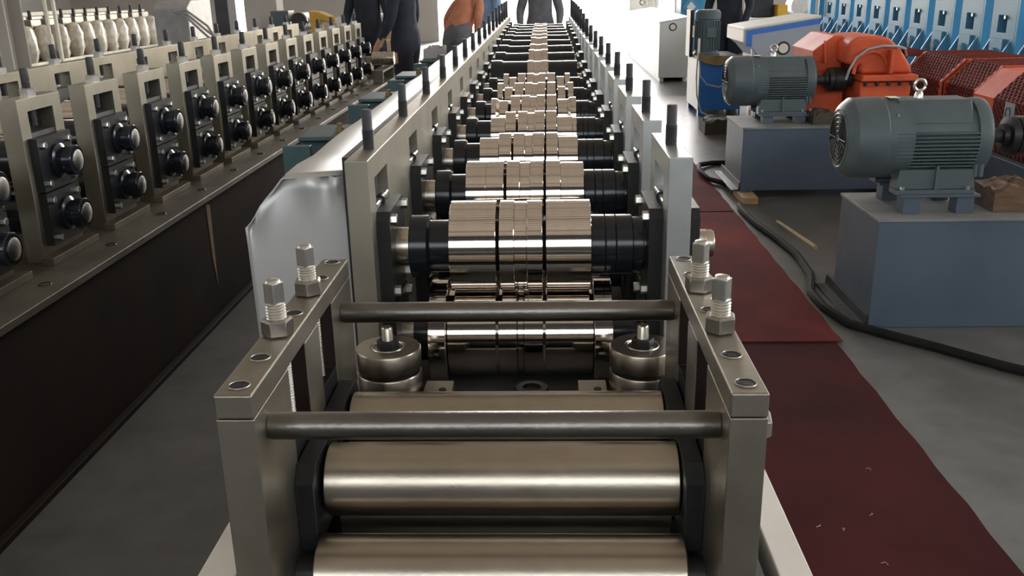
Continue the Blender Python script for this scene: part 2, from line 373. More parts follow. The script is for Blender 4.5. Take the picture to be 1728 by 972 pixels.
for k in range(NS):
    yc = YC(k); dz = RISE[k]
    zu = .92+dz
    # drive side
    mk('adjusting_screw', screw_mesh(.088+dz), 'screw_dark', sp, (-.40, yc, 1.15))
    mk('bearing_block', blu_me, 'plate_steel', sp, (-.425, yc, zu-.05 if zu < .99 else .94), label='bright block in the opening')
    f1 = mk('bearing_flange', fl_me[1], 'oxide_black', sp, (-.375, yc, zu-.10))
    f2 = mk('bearing_flange', fl_me[1], 'oxide_black', sp, (-.375, yc, .603))
    # operator side
    s = mk('stand', st_me, 'plate_steel', M, (.254, yc, 0), bev=.002)
    mk('adjusting_screw', screw_mesh(.088+dz), 'screw_dark', s, (.279, yc, 1.15))
    mk('bearing_block', blu_me, 'plate_steel', s, (.254, yc, zu-.05 if zu < .99 else .94))
    g1 = mk('bearing_flange', fl_me[-1], 'oxide_black', s, (.254, yc, zu-.10))
    g2 = mk('bearing_flange', fl_me[-1], 'oxide_black', s, (.254, yc, .603))
    if k < 2:
        mk('outer_flange', fl_me[1], 'oxide_black', s, (.304, yc, zu-.10))
        mk('shaft_nut', cap_me, 'shaft_steel', s, (.334, yc, zu))
        mk('knurl', grip_me, 'shaft_steel', s, (.334, yc, zu))
    if k < 9:
        for yy in (-.08, .08):
            for zz in (.018, .185):
                mk('bolt', bolt_me[1], 'bolt_zinc', sp, (-.345, yc+yy, zu-.10+zz)); mk('bolt', bolt_me[-1], 'bolt_zinc', s, (.224, yc+yy, zu-.10+zz))
    if k < 4:
        for yy in (-.08, .08):
            mk('bolt', bolt_me[1], 'bolt_zinc', sp, (-.345, yc+yy, .603+.185)); mk('bolt', bolt_me[-1], 'bolt_zinc', s, (.224, yc+yy, .603+.185))
        mk('lit_edge', G().lathe('y', (-.379, 1.035+dz), [(yc-.075, .005), (yc+.075, .005)], 10), 'bolt_zinc', sp)  # bright rod standing in for the lit top edge of the block
        mk('lit_edge', G().lathe('y', (.258, 1.035+dz), [(yc-.075, .005), (yc+.075, .005)], 10), 'bolt_zinc', s)
        mk('screw_foot', G().lathe('y', (-.379, 1.035+dz), [(yc-.014, .011), (yc+.014, .011)], 12), 'oxide_black', sp)
        mk('screw_foot', G().lathe('y', (.258, 1.035+dz), [(yc-.014, .011), (yc+.014, .011)], 12), 'oxide_black', s)
# rolls: profile per upper shaft as (x0, r0, x1, r1)
PRO = {
 0: [(-.219,.105,-.114,.105),(-.1065,.105,-.073,.105),(-.073,.1025,-.045,.1025),(-.045,.105,-.0095,.105),(-.0015,.105,.099,.105)],
 1: [(-.225,.098,-.168,.098),(-.168,.098,-.119,.098),(-.111,.098,-.074,.098),(-.074,.0935,-.045,.0935),(-.045,.098,-.008,.098),(-.001,.098,.040,.098),(.040,.092,.105,.092)],
 2: [(-.223,.079,-.159,.079),(-.158,.094,-.116,.094),(-.109,.094,-.071,.094),(-.071,.088,-.045,.088),(-.045,.094,-.006,.094),(.001,.094,.040,.094),(.042,.081,.107,.081)],
 3: [(-.216,.074,-.158,.074),(-.157,.095,-.116,.095),(-.108,.096,-.071,.096),(-.071,.090,-.043,.090),(-.043,.097,-.004,.097),(.002,.097,.043,.097),(.044,.074,.104,.074),(.104,.071,.121,.071)],
 4: [(-.243,.085,-.222,.085),(-.222,.085,-.205,.074),(-.205,.074,-.168,.074),(-.155,.096,-.112,.096),(-.107,.096,-.068,.096),(-.068,.091,-.039,.091),(-.039,.097,-.002,.097),(.005,.097,.048,.097),(.054,.077,.097,.077),(.097,.077,.114,.086),(.114,.086,.136,.086)],
 5: [(-.240,.098,-.212,.098),(-.205,.075,-.165,.075),(-.154,.098,-.109,.098),(-.103,.098,-.065,.098),(-.065,.093,-.037,.093),(-.037,.099,-.001,.099),(.008,.099,.051,.099),(.062,.077,.100,.077),(.112,.097,.140,.097)],
 6: [(-.232,.093,-.204,.093),(-.201,.074,-.161,.074),(-.152,.095,-.110,.095),(-.102,.095,-.062,.095),(-.062,.089,-.035,.089),(-.035,.095,.002,.095),(.012,.095,.054,.095),(.064,.075,.104,.075),(.108,.092,.136,.092)],
}
def cyl(prof, n=40): return G().lathe('x', (0, 0), prof, n)
def seg_mesh(q, n=56):
    x0, a, x1, b = q; e = .0012
    return cyl([(x0, a-e), (x0+e, a), (x1-e, b), (x1, b-e)], n)
for k in range(NS):
    yc = YC(k); zu = .92+RISE[k]; far = k >= 7; n = 56 if k < 3 else 36
    sh = mk('upper_shaft', cyl([(-.40, .045), (-.312, .045), (-.311, .034), (.221, .034), (.222, .046), (.29, .046)], 32), 'shaft_steel', M, (0, yc, zu))
    if not far:
        x0 = PRO[k][0][0]; x1 = PRO[k][-1][2]
        mk('left_collar', cyl([(-.313, .071), (-.311, .073), (-.273, .073), (-.267, .066)], n), 'sleeve_black', sh, (0, yc, zu))
        mk('left_sleeve', cyl([(-.267, .061), (x0-.0005, .061)], n), 'sleeve_black', sh, (0, yc, zu))
        xs = [x1+.0005, x1+(.195-x1)*.35, x1+(.195-x1)*.6, .195]
        for a, b in zip(xs[:-1], xs[1:]):
            mk('spacer_sleeve', cyl([(a+.0006, .0685), (a+.002, .0695), (b-.002, .0695), (b-.0006, .0685)], n), 'sleeve_black', sh, (0, yc, zu))
        mk('end_sleeve', cyl([(.1955, .064), (.216, .064), (.217, .058), (.222, .058)], n), 'sleeve_black', sh, (0, yc, zu))
        mk('gap_filler', cyl([(x0+.004, .060), (x1-.004, .060)], 28), 'void_black', sh, (0, yc, zu))  # black filler added so the gaps between roll rings read dark
        for q in PRO[k]: mk('roll_ring', seg_mesh(q, n), 'roll_steel', sh, (0, yc, zu))
    else:
        j = k-7; rs = (.112, .104, .100, .092, .092, .085, .082, .08, .075)[j]; rr = rs+(.004, .022, .012, .022, .010, .012, .008, .012, .008)[j]
        mk('left_collar', cyl([(-.33, rs+.008), (-.268, rs+.008), (-.255, rs)], n), 'sleeve_black', sh, (0, yc, zu))
        mk('left_sleeve', cyl([(-.255, rs), (-.109, rs)], n), 'sleeve_black', sh, (0, yc, zu))
        mk('spacer_sleeve', cyl([(.019, rs), (.195, rs)], n), 'sleeve_black', sh, (0, yc, zu))
        for a, b, r in ((-.108, -.072, rr), (-.071, -.023, rr-.004), (-.022, .018, rr)):
            mk('roll_ring', seg_mesh((a, r, b, r), n), 'roll_steel', sh, (0, yc, zu))
    sl = mk('lower_shaft', cyl([(-.40, .045), (-.312, .045), (-.311, .034), (.221, .034), (.222, .046), (.29, .046)], 24), 'shaft_steel', M, (0, yc, .706))
    mk('left_sleeve', cyl([(-.313, .068), (-.273, .068)], n), 'sleeve_black', sl, (0, yc, .706))
    mk('spacer_sleeve', cyl([(.149, .064), (.215, .064)], n), 'sleeve_black', sl, (0, yc, .706))
    low = [(-.272, .130, -.232, .130), (-.231, .104, -.119, .104), (-.113, .104, -.070, .104), (-.069, .101, -.0545, .101), (-.054, .104, -.0105, .104), (-.0045, .104, .105, .104), (.106, .130, .148, .130)] if k == 0 else \
          [(-.272, .118, -.232, .118), (-.231, .10, -.113, .10), (-.109, .10, -.005, .10), (0, .10, .105, .10), (.106, .118, .148, .118)]
    for q in low: mk('roll_ring', seg_mesh(q, n), 'roll_steel', sl, (0, yc, .706))
# sheet-metal guard over the drive chain
pf = [(-.680, .06), (-.680, .985), (-.590, 1.098), (-.4425, 1.104)]
g = G(); v = []; n = 24
for i in range(n+1):
    yy = 2.0+8.3*(i/n)**1.6
    for j, (x, z) in enumerate(pf): v.append((x+.003*math.sin(i*1.7+j), yy, z+.0025*math.sin(i*2.3+j*2)))
f = [(i*4+j, i*4+j+1, (i+1)*4+j+1, (i+1)*4+j) for i in range(n) for j in range(3)]
cg = mk('chain_guard', g.add(v, f), 'sheet_metal', M)
md = cg.modifiers.new('gauge', 'SOLIDIFY'); md.thickness = .002
# crumpled front sheet, folded over at the top
nx, nz = 22, 26; v = []; f = []; rnd = random.Random(4)
for j in range(nz+1):
    for i in range(nx+1):
        u = i/nx; w = j/nz; xl = -.682+(.012*(1-w)); x = xl+(-.4425-xl)*u
        top = 1.101 if x > -.588 else 1.101-(-.588-x)*1.25
        z = .30+(top-.30)*w
        c = max(0, w-.86)/.14
        v.append((x, 2.0-.004*math.sin(u*PI)+.014*c*c*math.sin(u*19+1.5*math.sin(u*7)) - .003*math.sin(u*5+w*3), z))
for j in range(nz):
    for i in range(nx):
        a = j*(nx+1)+i; f.append((a, a+1, a+nx+2, a+nx+1))
fs = mk('front_sheet', G().add(v, f), 'sheet_metal', cg, label='wrinkled front sheet of the guard'); md = fs.modifiers.new('gauge', 'SOLIDIFY'); md.thickness = .002
# gearboxes peeking out behind the guard
def side_gearbox(y0, ztop):
    g = G().prism('x', [(y0, .35), (y0+.46, .35), (y0+.46, ztop-.09), (y0+.36, ztop), (y0+.1, ztop), (y0, ztop-.05)], -.86, -.70)
    b = mk('gearbox', g, 'teal_paint', M, bev=.006, label='grey-green gearbox behind the guard')
    mk('mounting_lug', G().plate('y', y0-.035, y0-.001, [-.895, -.865, -.835, -.80], [ztop-.16, ztop-.115, ztop-.075, ztop+.002], lambda i, j: not (i == 1 and j == 1)), 'teal_paint', b, bev=.003)
    mk('lid', G().box(-.87, -.69, y0+.08, y0+.38, ztop, ztop+.015), 'teal_paint', b, bev=.004)
    mk('filler_plug', G().lathe('z', (-.745, y0+.2), [(ztop+.015, .016), (ztop+.03, .016), (ztop+.031, .010), (ztop+.045, .010)], 12), 'hose_brown', b)
for yy in (3.12, 4.22, 5.32, 6.42): side_gearbox(yy, .985)
r_ = rough_block(-.86, -.72, 6.45, 6.8, 1.002, 1.10, 9) if False else None

# ------------------------------------------------------------------ entry guide unit
E = empty('entry_guide_unit', (-.08, 1.1, .6), 'entry guide unit with two thick side plates, cross bars and smooth feed rollers, in front', 'machine')
CY = (1.32, 1.515)
for sx, x0 in ((1, -.444), (-1, .237)):
    x1 = x0+.052 if sx == 1 else x0+.05
    us = [1.095, CY[0]-.052, CY[0]+.052, CY[1]-.052, CY[1]+.052, 1.728]
    pl_ = mk('side_plate', G().plate('x', x0, x1, us, [.6015, .64, .9535], lambda i, j: not (i in (1, 3) and j == 1)), 'unit_steel', E, bev=.0018)
    cp = mk('top_cap', G().box(x0, x1, 1.095, 1.728, .9545, .989), 'unit_steel', E, bev=.003)
    xm = (x0+x1)/2
    for yy in (1.128, 1.225, 1.414, 1.604, 1.704):
        mk('socket_screw', G().lathe('z', (0, 0), [(-.004, .0145), (.0004, .0145), (.0010, .0132), (.0010, .0110), (.0004, .0105), (.0004, .0072)], 20, False).lathe('z', (0, 0), [(-.006, .0076), (.0006, .0076)], 6), 'oxide_black', cp, (xm, yy, .989))
        mk('bright_rim', G().ring('z', (0, 0, .0008), .0142, .0011, 22, 6), 'nut_steel', cp, (xm, yy, .989))
    for i, yy in enumerate(CY):
        g = G().lathe('z', (0, 0), thread(.0155, -.155, .052, .0048, .0019), 20)
        fl = []
        for t in range(24):
            a = 2*PI*t/24; fl.append((max(-.0115, min(.0115, .0153*math.cos(a+.5))), max(-.0115, min(.0115, .0153*math.sin(a+.5)))))
        ca, sa = math.cos(-.6), math.sin(-.6)
        fl = [(x*ca-y*sa, x*sa+y*ca) for x, y in fl]
        ad = mk('adjusting_bolt', g, 'bolt_zinc', E, (xm, yy+.0, .989))
        mk('squared_end', G().prism('z', fl, .0515, .085).lathe('z', (0, 0), [(.085, .0125), (.0885, .0105), (.090, .006)], 20), 'bolt_zinc', ad, (xm, yy, .989), bev=.0008)
        nut = G().lathe('z', (0, 0), [(.0005, .0225), (.003, .0250), (.024, .0250), (.0275, .0215), (.0275, .0150)], 6, True, .35*(i+1))
        mk('hex_nut', nut, 'nut_steel', ad, (xm, yy, .989), bev=.0012)
        mk('slot_shade', G().box(x0+.0015, x1-.0015, yy+.0475, yy+.0518, .83, .952), 'rust_base', pl_)  # dark plate added for the shade on the slot's end wall
        b = mk('bearing_block', G().box(x0+.003, x1-.003, yy-.05, yy+.05, .66, .828), 'oxide_black', E, bev=.001)
        xf = x1 if sx == 1 else x0
        fp = [(yy-.085, .655), (yy+.085, .655), (yy+.085, .772), (yy+.06, .797), (yy-.06, .797), (yy-.085, .772)]
        mk('bearing_flange', G().prism('x', fp, xf+.0005*sx, xf+.030*sx), 'oxide_black', E, bev=.0015)
for i, yy in enumerate(CY):
    u = mk('upper_roller', cyl([(-.356, .0575), (-.354, .0593), (.203, .0593), (.205, .0575)], 72), 'guide_steel', E, (0, yy, .735))
    mk('journal', cyl([(-.40, .025), (-.3565, .025), (-.356, .02), (.205, .02), (.2055, .025), (.25, .025)], 24), 'oxide_black', u, (0, yy, .735))
    lr = mk('lower_roller', cyl([(-.357, .0575), (-.355, .0593), (.204, .0593), (.206, .0575)], 72), 'guide_steel', E, (0, yy-.105, .63))
    mk('journal', cyl([(-.3915, .025), (-.3575, .025), (-.357, .02), (.206, .02), (.2065, .025), (.2365, .025)], 24), 'oxide_black', lr, (0, yy-.105, .63))
for i, (yy, zz) in enumerate(((1.157, .914), (1.640, .908))):
    b = mk('cross_bar', G().lathe('x', (0, 0), [(-.3915, .0178), (-.388, .0195), (.2335, .0195), (.2365, .0178)], 36), 'bar_steel', E, (0, yy, zz))
    mk('bar_bolt', hexhead('x', (0, 0), .2872, .305, .021, .52), 'bolt_zinc', b, (0, yy, zz), bev=.001)
    mk('bar_bolt', hexhead('x', (0, 0), -.4445, -.462, .021, .52), 'bolt_zinc', b, (0, yy, zz), bev=.001)

# vertical guide rollers between the entry unit and the first stand
for nm, x, lab in ((0, -.338, 'vertical guide roller with a black nut, on the side of the sheet-metal guard'), (1, .199, 'vertical guide roller with a black nut, on the side of the red carpet')):
    T = empty('guide_roller', (x, 1.80, .6), lab, 'roller', None)
    at = (x, 1.80, 0)
    mk('upper_disc', G().lathe('z', (0, 0), [(.728, .067), (.730, .069), (.770, .069), (.773, .067), (.773, .038), (.7715, .037), (.7715, .030)], 56), 'guide_steel', T, at)
    mk('bearing_ring', G().ring('z', (0, 0, .773), .033, .0018, 36, 6), 'bolt_zinc', T, at)
    mk('lower_disc', G().lathe('z', (0, 0), [(.655, .069), (.717, .069), (.720, .067)], 56), 'guide_steel', T, at)
    mk('spacer', G().lathe('z', (0, 0), [(.719, .06), (.729, .06)], 36), 'void_black', T, at)
    mk('nut', G().lathe('z', (0, 0), [(.771, .024), (.787, .024), (.789, .021)], 6), 'oxide_black', T, at, bev=.001)
    mk('post', G().lathe('z', (0, 0), [(.6015, .012), (.815, .012), (.818, .010)], 20), 'shaft_steel', T, at)
    bx = .075 if x < 0 else -.135
    b = mk('base_block', G().box(bx, bx+.06, -.06, .02, .6015, .685), 'ground_steel', T, at, bev=.0015)
    mk('base_pad', G().box(-.06, .06, -.06, .06, .6015, .654), 'base_plate', T, at)
    mk('socket_screw', G().lathe('z', (bx+.04, -.03), [(.684, .008), (.688, .008), (.688, .005)], 16), 'oxide_black', b, at)
tag(mk('centre_guide', G().lathe('z', (0, 0), [(.6015, .03), (.64, .03), (.645, .036), (.675, .036), (.678, .034), (.678, .02), (.672, .02)], 28), 'oxide_black', None, (-.035, 1.80, 0)), 'small black centre guide between the two vertical guide rollers', 'guide')

# ------------------------------------------------------------------ older roll forming machine on the left
O = empty('roll_forming_machine', (-2.1, 5.8, 0), 'older roll forming machine on a dark brown base with stands facing the aisle', 'machine')
mk('base', G().box(-2.75, -1.575, .9, 9.6, .0, .574), 'rust_base', O)
mk('base_rail', G().box(-1.575, -1.545, .9, 9.6, .0, .022), 'rust_base', O, bev=.003)
mk('base_plate', G().box(-2.8, -1.55, .9, 9.7, .574, .6), 'old_base_plate', O, bev=.003)
mk('paint_streak', G().add([(-1.5735, 4.105, .555), (-1.5735, 4.156, .543), (-1.5735, 4.136, .144), (-1.5735, 4.108, .30)], [(0, 1, 2, 3)]), 'wood_pale', O, label='pale paint streak on the dark base')
NL = 14; PL = .478
def LY(k): return 3.165+PL*(k-1)
us = [1.9]
for k in range(NL): us += [LY(k)-.075, LY(k)+.075]
us.append(9.25)
fp_ = mk('far_side_plate', G().plate('x', -2.46, -2.40, us, [.6, .66, 1.12, 1.163], lambda i, j: not (i % 2 == 1 and j == 1)), 'old_steel', O, bev=.002)
lst = G().plate('x', -.065, 0, [-.1425, -.083, .083, .1425], [.6, .66, 1.118, 1.163], lambda i, j: not (i == 1 and j == 1)).mesh('stand')
lscr = G().lathe('z', (0, 0), thread(.0155, -.10, .05, .006, .0012)+[(.052, .0145), (.088, .0145), (.094, .012)], 14).mesh('adjusting_screw')
lnut = G().lathe('z', (0, 0), [(0, .029), (.022, .029), (.026, .025)], 6).mesh('hex_nut')
lfl = G().prism('x', [(-.115, -.092), (.115, -.092), (.115, .092), (-.115, .092)], 0, .03).mesh('bearing_flange')
lblk = G().box(-.06, -.004, -.08, .08, .655, 1.045).mesh('bearing_block')
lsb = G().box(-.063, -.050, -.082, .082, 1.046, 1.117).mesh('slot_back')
lboss = G().lathe('x', (0, 0), [(.03, .060), (.042, .060), (.050, .046), (.068, .046), (.069, .053), (.098, .053), (.101, .050)], 24).mesh('shaft_boss')
lcap = G().lathe('x', (0, 0), [(.100, .036), (.104, .036), (.106, .032)], 24).mesh('end_disc')
lring = G().ring('x', (.119, 0, 0), .043, .003, 24, 6).mesh('end_rim')
lbolt = hexhead('x', (0, 0), .03, .044, .0135).mesh('bolt')
for k in range(NL):
    yc = LY(k); rnd = random.Random(k)
    s = mk('stand', lst, 'old_steel', O, (-1.75, yc, 0), bev=.002)
    mk('adjusting_screw', lscr, 'screw_dark', s, (-1.785, yc, 1.163)); mk('hex_nut', lnut, 'bolt_zinc', s, (-1.785, yc, 1.163))
    mk('bearing_block', lblk, 'base_dark', s, (-1.75, yc, 0))
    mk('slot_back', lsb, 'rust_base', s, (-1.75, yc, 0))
    for zz in (.938, .748):
        b = mk('bearing_flange', lfl, 'oxide_black', s, (-1.75, yc, zz))
        mk('shaft_boss', lboss, 'sleeve_black', s, (-1.75, yc, zz)); mk('end_disc', lcap, 'bar_steel', s, (-1.75, yc, zz))
        if k < 9:
            for yy, z2 in ((-.085, .066), (.085, .066), (-.085, -.066), (.085, -.066)):
                mk('bolt', lbolt, 'bolt_zinc', s, (-1.75, yc+yy, zz+z2))
    mk('adjusting_screw', lscr, 'screw_dark', fp_, (-2.43, yc, 1.163)); mk('hex_nut', lnut, 'bolt_zinc', fp_, (-2.43, yc, 1.163))
    mk('bearing_block', lblk, 'base_dark', fp_, (-2.40, yc, 0))
    for zz, rr in ((.938, .10), (.748, .095)):
        h = mk('upper_shaft' if zz > .9 else 'lower_shaft', cyl([(-2.40, .045), (-1.76, .045)], 24), 'shaft_steel', O, (0, yc, zz))
        mk('spacer_sleeve', cyl([(-2.37, .07), (-2.23, .07)], 28), 'sleeve_black', h, (0, yc, zz)); mk('spacer_sleeve', cyl([(-1.96, .075), (-1.85, .075)], 28), 'sleeve_black', h, (0, yc, zz))
        for a, b_, r in ((-2.229, -2.16, rr-.015), (-2.159, -2.03, rr), (-2.029, -1.961, rr-.02)):
            mk('roll_ring', seg_mesh((a, r, b_, r), 32), 'roll_steel', h, (0, yc, zz))
    mk('foot_bar', G().box(-1.75, -1.705, yc-.17, yc+.17, .6, .626), 'old_base_plate', O, bev=.002)
    mk('slot_mark', G().ring('z', (-1.63, yc+.1, .6005), .018, .0025, 14, 5), 'oxide_black', O)
# bracket and small roller at the far end of the base
mk('end_channel', G().plate('x', -1.66, -1.56, [9.0, 9.02, 9.66, 9.68], [.6, .70, .72], lambda i, j: j == 1 or i != 1), 'old_base_plate', O)
b = mk('end_bracket', G().box(-1.80, -1.74, 9.45, 9.53, .6, .82), 'old_steel', O)
mk('end_roller', G().lathe('x', (9.49, .80), [(-1.74, .065), (-1.52, .065)], 24), 'shaft_steel', O)

# ------------------------------------------------------------------ electric motors on pedestals
FIN = 11
def motor(at, label, fins=True):
    x, y, z = at; T = empty('electric_motor', (x, y, z-.215), label, 'motor', 'electric motors on pedestals')
    R = .152
    body = mk('motor_body', G().lathe('x', (0, 0), [(-.16, R), (.26, R)], 40), 'motor_paint', T, at)
    for i in range(FIN):
        for sgn in (1, -1):
            zz = -.125+.165*i/(FIN-1)
            if i % 1: continue
            yy = sgn*math.sqrt(R*R-zz*zz)
            mk('cooling_fin', G().box(-.13, .215, min(yy, yy+sgn*.024)-.002, max(yy, yy+sgn*.024)+.002, zz-.0036, zz+.0036), 'motor_paint', body, at) if sgn < 0 else None
    # flat-topped upper housing
    mk('top_housing', G().prism('x', [(-.135, .075), (-.075, .172), (.075, .172), (.135, .075)], -.115, .20), 'motor_paint', T, at, bev=.008)
    mk('fan_cover', G().lathe('x', (0, 0), [(-.335, .120), (-.325, .150), (-.295, .176), (-.17, .180), (-.165, .176), (-.16, .176), (-.06, .176), (-.055, .150)], 48), 'motor_paint', T, at)
    gr = G()
    for r in (.03, .05, .07, .09, .108): gr.ring('x', (-.337, 0, 0), r, .0035, 28, 5)
    for a in range(6):
        c, s_ = math.cos(a*PI/3), math.sin(a*PI/3); gr.tube([(-.337, .02*c, .02*s_), (-.337, .118*c, .118*s_)], .0035, 5)
    mk('fan_grille', gr, 'oxide_black', T, at)
    mk('grille_rim', G().ring('x', (-.330, 0, 0), .128, .006, 36, 6), 'motor_paint', T, at)
    mk('end_shield', G().lathe('x', (0, 0), [(.215, .168), (.255, .172), (.275, .165), (.295, .12), (.305, .06)], 44), 'motor_paint', T, at)
    sh = mk('output_shaft', G().lathe('x', (0, 0), [(.30, .03), (.41, .03)], 24), 'screw_dark', T, at)
    mk('coupling', G().lathe('x', (0, 0), [(.375, .050), (.395, .055), (.40, .083), (.43, .086), (.432, .080), (.436, .080), (.438, .086), (.515, .086), (.52, .055), (.57, .05)], 36), 'oxide_black', sh, at)
    ey = mk('eye_bolt', G().lathe('z', (.0, 0), [(.17, .02), (.188, .018), (.200, .012)], 16).ring('y', (.0, 0, .226), .024, .0075, 24, 8), 'bolt_zinc', T, at)
    for yy in (-.125, .125):
        mk('foot', G().prism('y', [(-.12, -.204), (.22, -.204), (.22, -.185), (.205, -.118), (-.105, -.118), (-.12, -.185)], yy-.035, yy+.035), 'motor_paint', T, at, bev=.003)
    for xx in (-.09, .19): mk('foot_bolt', G().lathe('z', (xx, -.165), [(-.205, .011), (-.190, .011)], 6), 'bolt_zinc', T, at)
    mk('foot_rail', G().box(-.12, .22, -.17, -.09, -.225, -.205), 'motor_paint', T, at, bev=.002); mk('foot_rail', G().box(-.12, .22, .09, .17, -.225, -.205), 'motor_paint', T, at, bev=.002)
    mk('side_rib', G().box(.045, .057, -.172, -.155, -.2045, -.10), 'motor_paint', T, at)
    mk('name_label', G().prism('x', [(-.06, .1795), (.01, .1795), (.01, .1801), (-.06, .1801)], -.145, -.10), 'paper', T, at)
    for xx, zz in ((-.13, .115), (-.11, -.15)):
        mk('cover_screw', G().lathe('y', (xx, zz), [(-math.sqrt(.176**2-zz*zz)-.006, .006), (-math.sqrt(.176**2-zz*zz)+.004, .006)], 10), 'bolt_zinc', T, at)
    for xx in (.225, .25): mk('cable_gland', G().lathe('z', (xx, -.13), [(-.155, .013), (-.10, .013)], 12), 'motor_paint', T, at)
    return T
def pedestal(x0, x1, y0, y1, zb, zt, label):
    T = empty('motor_pedestal', ((x0+x1)/2, (y0+y1)/2, zb), label, 'pedestal', 'steel motor pedestals')
    mk('box', G().box(x0, x1, y0, y1, zb, zt-.014), 'pedestal_paint', T, bev=.004)
    mk('top_plate', G().box(x0-.006, x1+.006, y0-.006, y1+.006, zt-.0135, zt), 'pedestal_top', T, bev=.002)
    mk('foot_angle', G().prism('y', [(x0-.06, zb), (x0, zb), (x0, zb+.06), (x0-.008, zb+.06), (x0-.012, zb+.010), (x0-.06, zb+.008)], y0+.0, y1+.1), 'oxide_black', T, bev=.001)
    mk('weld_tab', G().box(x0+.0, x0+.07, y0-.045, y0-.0, zb, zb+.012), 'pedestal_paint', T)
    return T
def riser(T, x, y, zt, h):
    for xx in (x-.10, x+.13):
        for yy in (y-.13, y+.13):
            mk('riser_leg', G().box(xx, xx+.075, yy-.04, yy+.04, zt, zt+h-.012), 'pedestal_paint', T, bev=.002)
    for yy in (y-.13, y+.13): mk('riser_bar', G().box(x-.12, x+.225, yy-.05, yy+.05, zt+h-.0115, zt+h), 'pedestal_paint', T, bev=.002)
P1 = pedestal(1.43, 2.75, 3.9, 4.42, 0, .50, 'large blue-grey steel pedestal under the nearer electric motor')
riser(P1, 1.66, 4.16, .50, .085)
motor((1.64, 4.16, .81), 'grey-green electric motor with a bright lifting eye, on the nearer pedestal')
P2 = pedestal(1.385, 2.75, 6.52, 7.12, .05, .50, 'blue-grey steel pedestal raised on wood, carrying the orange gearbox')
riser(P2, 1.66, 6.88, .50, .06)
motor((1.645, 6.88, .785), 'grey-green electric motor coupled to the orange gearbox, on the farther pedestal')
tag(mk('wood_block', G().box(1.36, 1.47, 6.30, 6.62, 0, .048), 'wood_pale', None, bev=.003), 'small pale wood block under the end of the farther pedestal', 'block')
tag(mk('wood_block', G().box(2.5, 2.7, 6.6, 7.0, 0, .0485), 'wood_pale', None, bev=.003), 'wood block under the far end of the pedestal with the orange gearbox', 'block')
def rough_block(x0, x1, y0, y1, z0, z1, seed):
    rnd = random.Random(seed); v = []; f = []; n = 8
    for j in range(n+1):
        for i in range(n+1):
            v.append((x0+(x1-x0)*i/n+.006*rnd.random(), y0+(y1-y0)*j/n+.006*rnd.random(), z1-.03*rnd.random()-(.02 if i < 2 else 0)))
    b = len(v)
    for j in range(n+1):
        for i in range(n+1): v.append((x0+(x1-x0)*i/n, y0+(y1-y0)*j/n, z0))
    for j in range(n):
        for i in range(n):
            a = j*(n+1)+i; f.append((a, a+1, a+n+2, a+n+1)); f.append((b+a, b+a+n+1, b+a+n+2, b+a+1))
    for i in range(n):
        a = i; f.append((a, b+a, b+a+1, a+1)); a = n*(n+1)+i; f.append((a, a+1, b+a+1, b+a))
        a = i*(n+1); f.append((a, a+n+1, b+a+n+1, b+a)); a = i*(n+1)+n; f.append((a, b+a, b+a+n+1, a+n+1))
    return G().add(v, f)
tag(mk('wood_block', rough_block(1.955, 2.20, 4.0, 4.22, .5015, .625, 1), 'wood'), 'rough brown timber block on the nearer pedestal beside the motor', 'block')
tag(mk('wood_block', rough_block(1.885, 2.03, 6.60, 6.82, .5015, .60, 2), 'carton_wet'), 'dark rough timber block on the farther pedestal below the coupling', 'block')

# ------------------------------------------------------------------ orange gearbox
GB = empty('gearbox', (2.3, 6.95, .5), 'bright orange gearbox with a domed split housing and grey cord, behind the motors', 'gearbox')
low = [(1.98, .50), (2.56, .50), (2.56, .80), (1.98, .80)]
mk('lower_housing', G().prism('y', [(2.24, .5015), (2.56, .5015), (2.58, .70), (2.58, .78), (2.225, .78), (2.225, .70)], 6.70, 7.35), 'orange_paint', GB, bev=.012)
mk('split_flange', G().box(2.222, 2.61, 6.66, 7.37, .785, .83), 'orange_paint', GB, bev=.010)
for i in range(5): mk('flange_bolt', G().lathe('z', (2.25+.08*i, 6.672), [(.755, .014), (.787, .014)], 6), 'oxide_black', GB)
mk('upper_housing', G().prism('y', [(2.225, .83), (2.60, .83), (2.57, .90), (2.50, 1.0), (2.42, 1.07), (2.36, 1.09), (2.20, 1.09), (2.13, 1.05), (2.13, .90), (2.225, .885)], 6.74, 7.33), 'orange_paint', GB, bev=.03, seg=3)
mk('bearing_arch', G().tube([(2.30+.12*math.cos(PI*i/14), 6.735, .835+.15*math.sin(PI*i/14)) for i in range(15)], .014, 8), 'orange_paint', GB)
mk('rib', G().box(2.405, 2.43, 6.66, 6.75, .84, 1.0), 'orange_paint', GB, bev=.004)
mk('side_housing', G().prism('y', [(1.96, .83), (2.17, .83), (2.17, 1.085), (2.10, 1.085), (1.96, .98)], 7.0, 7.6), 'orange_paint', GB, bev=.006)
mk('side_foot', G().prism('y', [(1.93, .5015), (2.2, .5015), (2.2, .83), (1.96, .83)], 7.0, 7.5), 'orange_paint', GB)
mk('side_rib', G().prism('x', [(6.93, .90), (6.999, .90), (6.999, 1.05)], 2.03, 2.045), 'orange_paint', GB)
mk('input_shaft', G().lathe('x', (6.88, .785), [(2.226, .035), (2.28, .035)], 20), 'screw_dark', GB)
tag(mk('cord', G().tube([(2.12, 6.70, .80), (2.135, 6.69, .87), (2.18, 6.70, .95), (2.26, 6.715, 1.005), (2.36, 6.72, 1.025), (2.47, 6.725, 1.02), (2.53, 6.75, 1.0), (2.56, 6.8, .95)], .009, 8), 'hose_grey', None), 'grey cord draped over the front of the orange gearbox', 'cord')
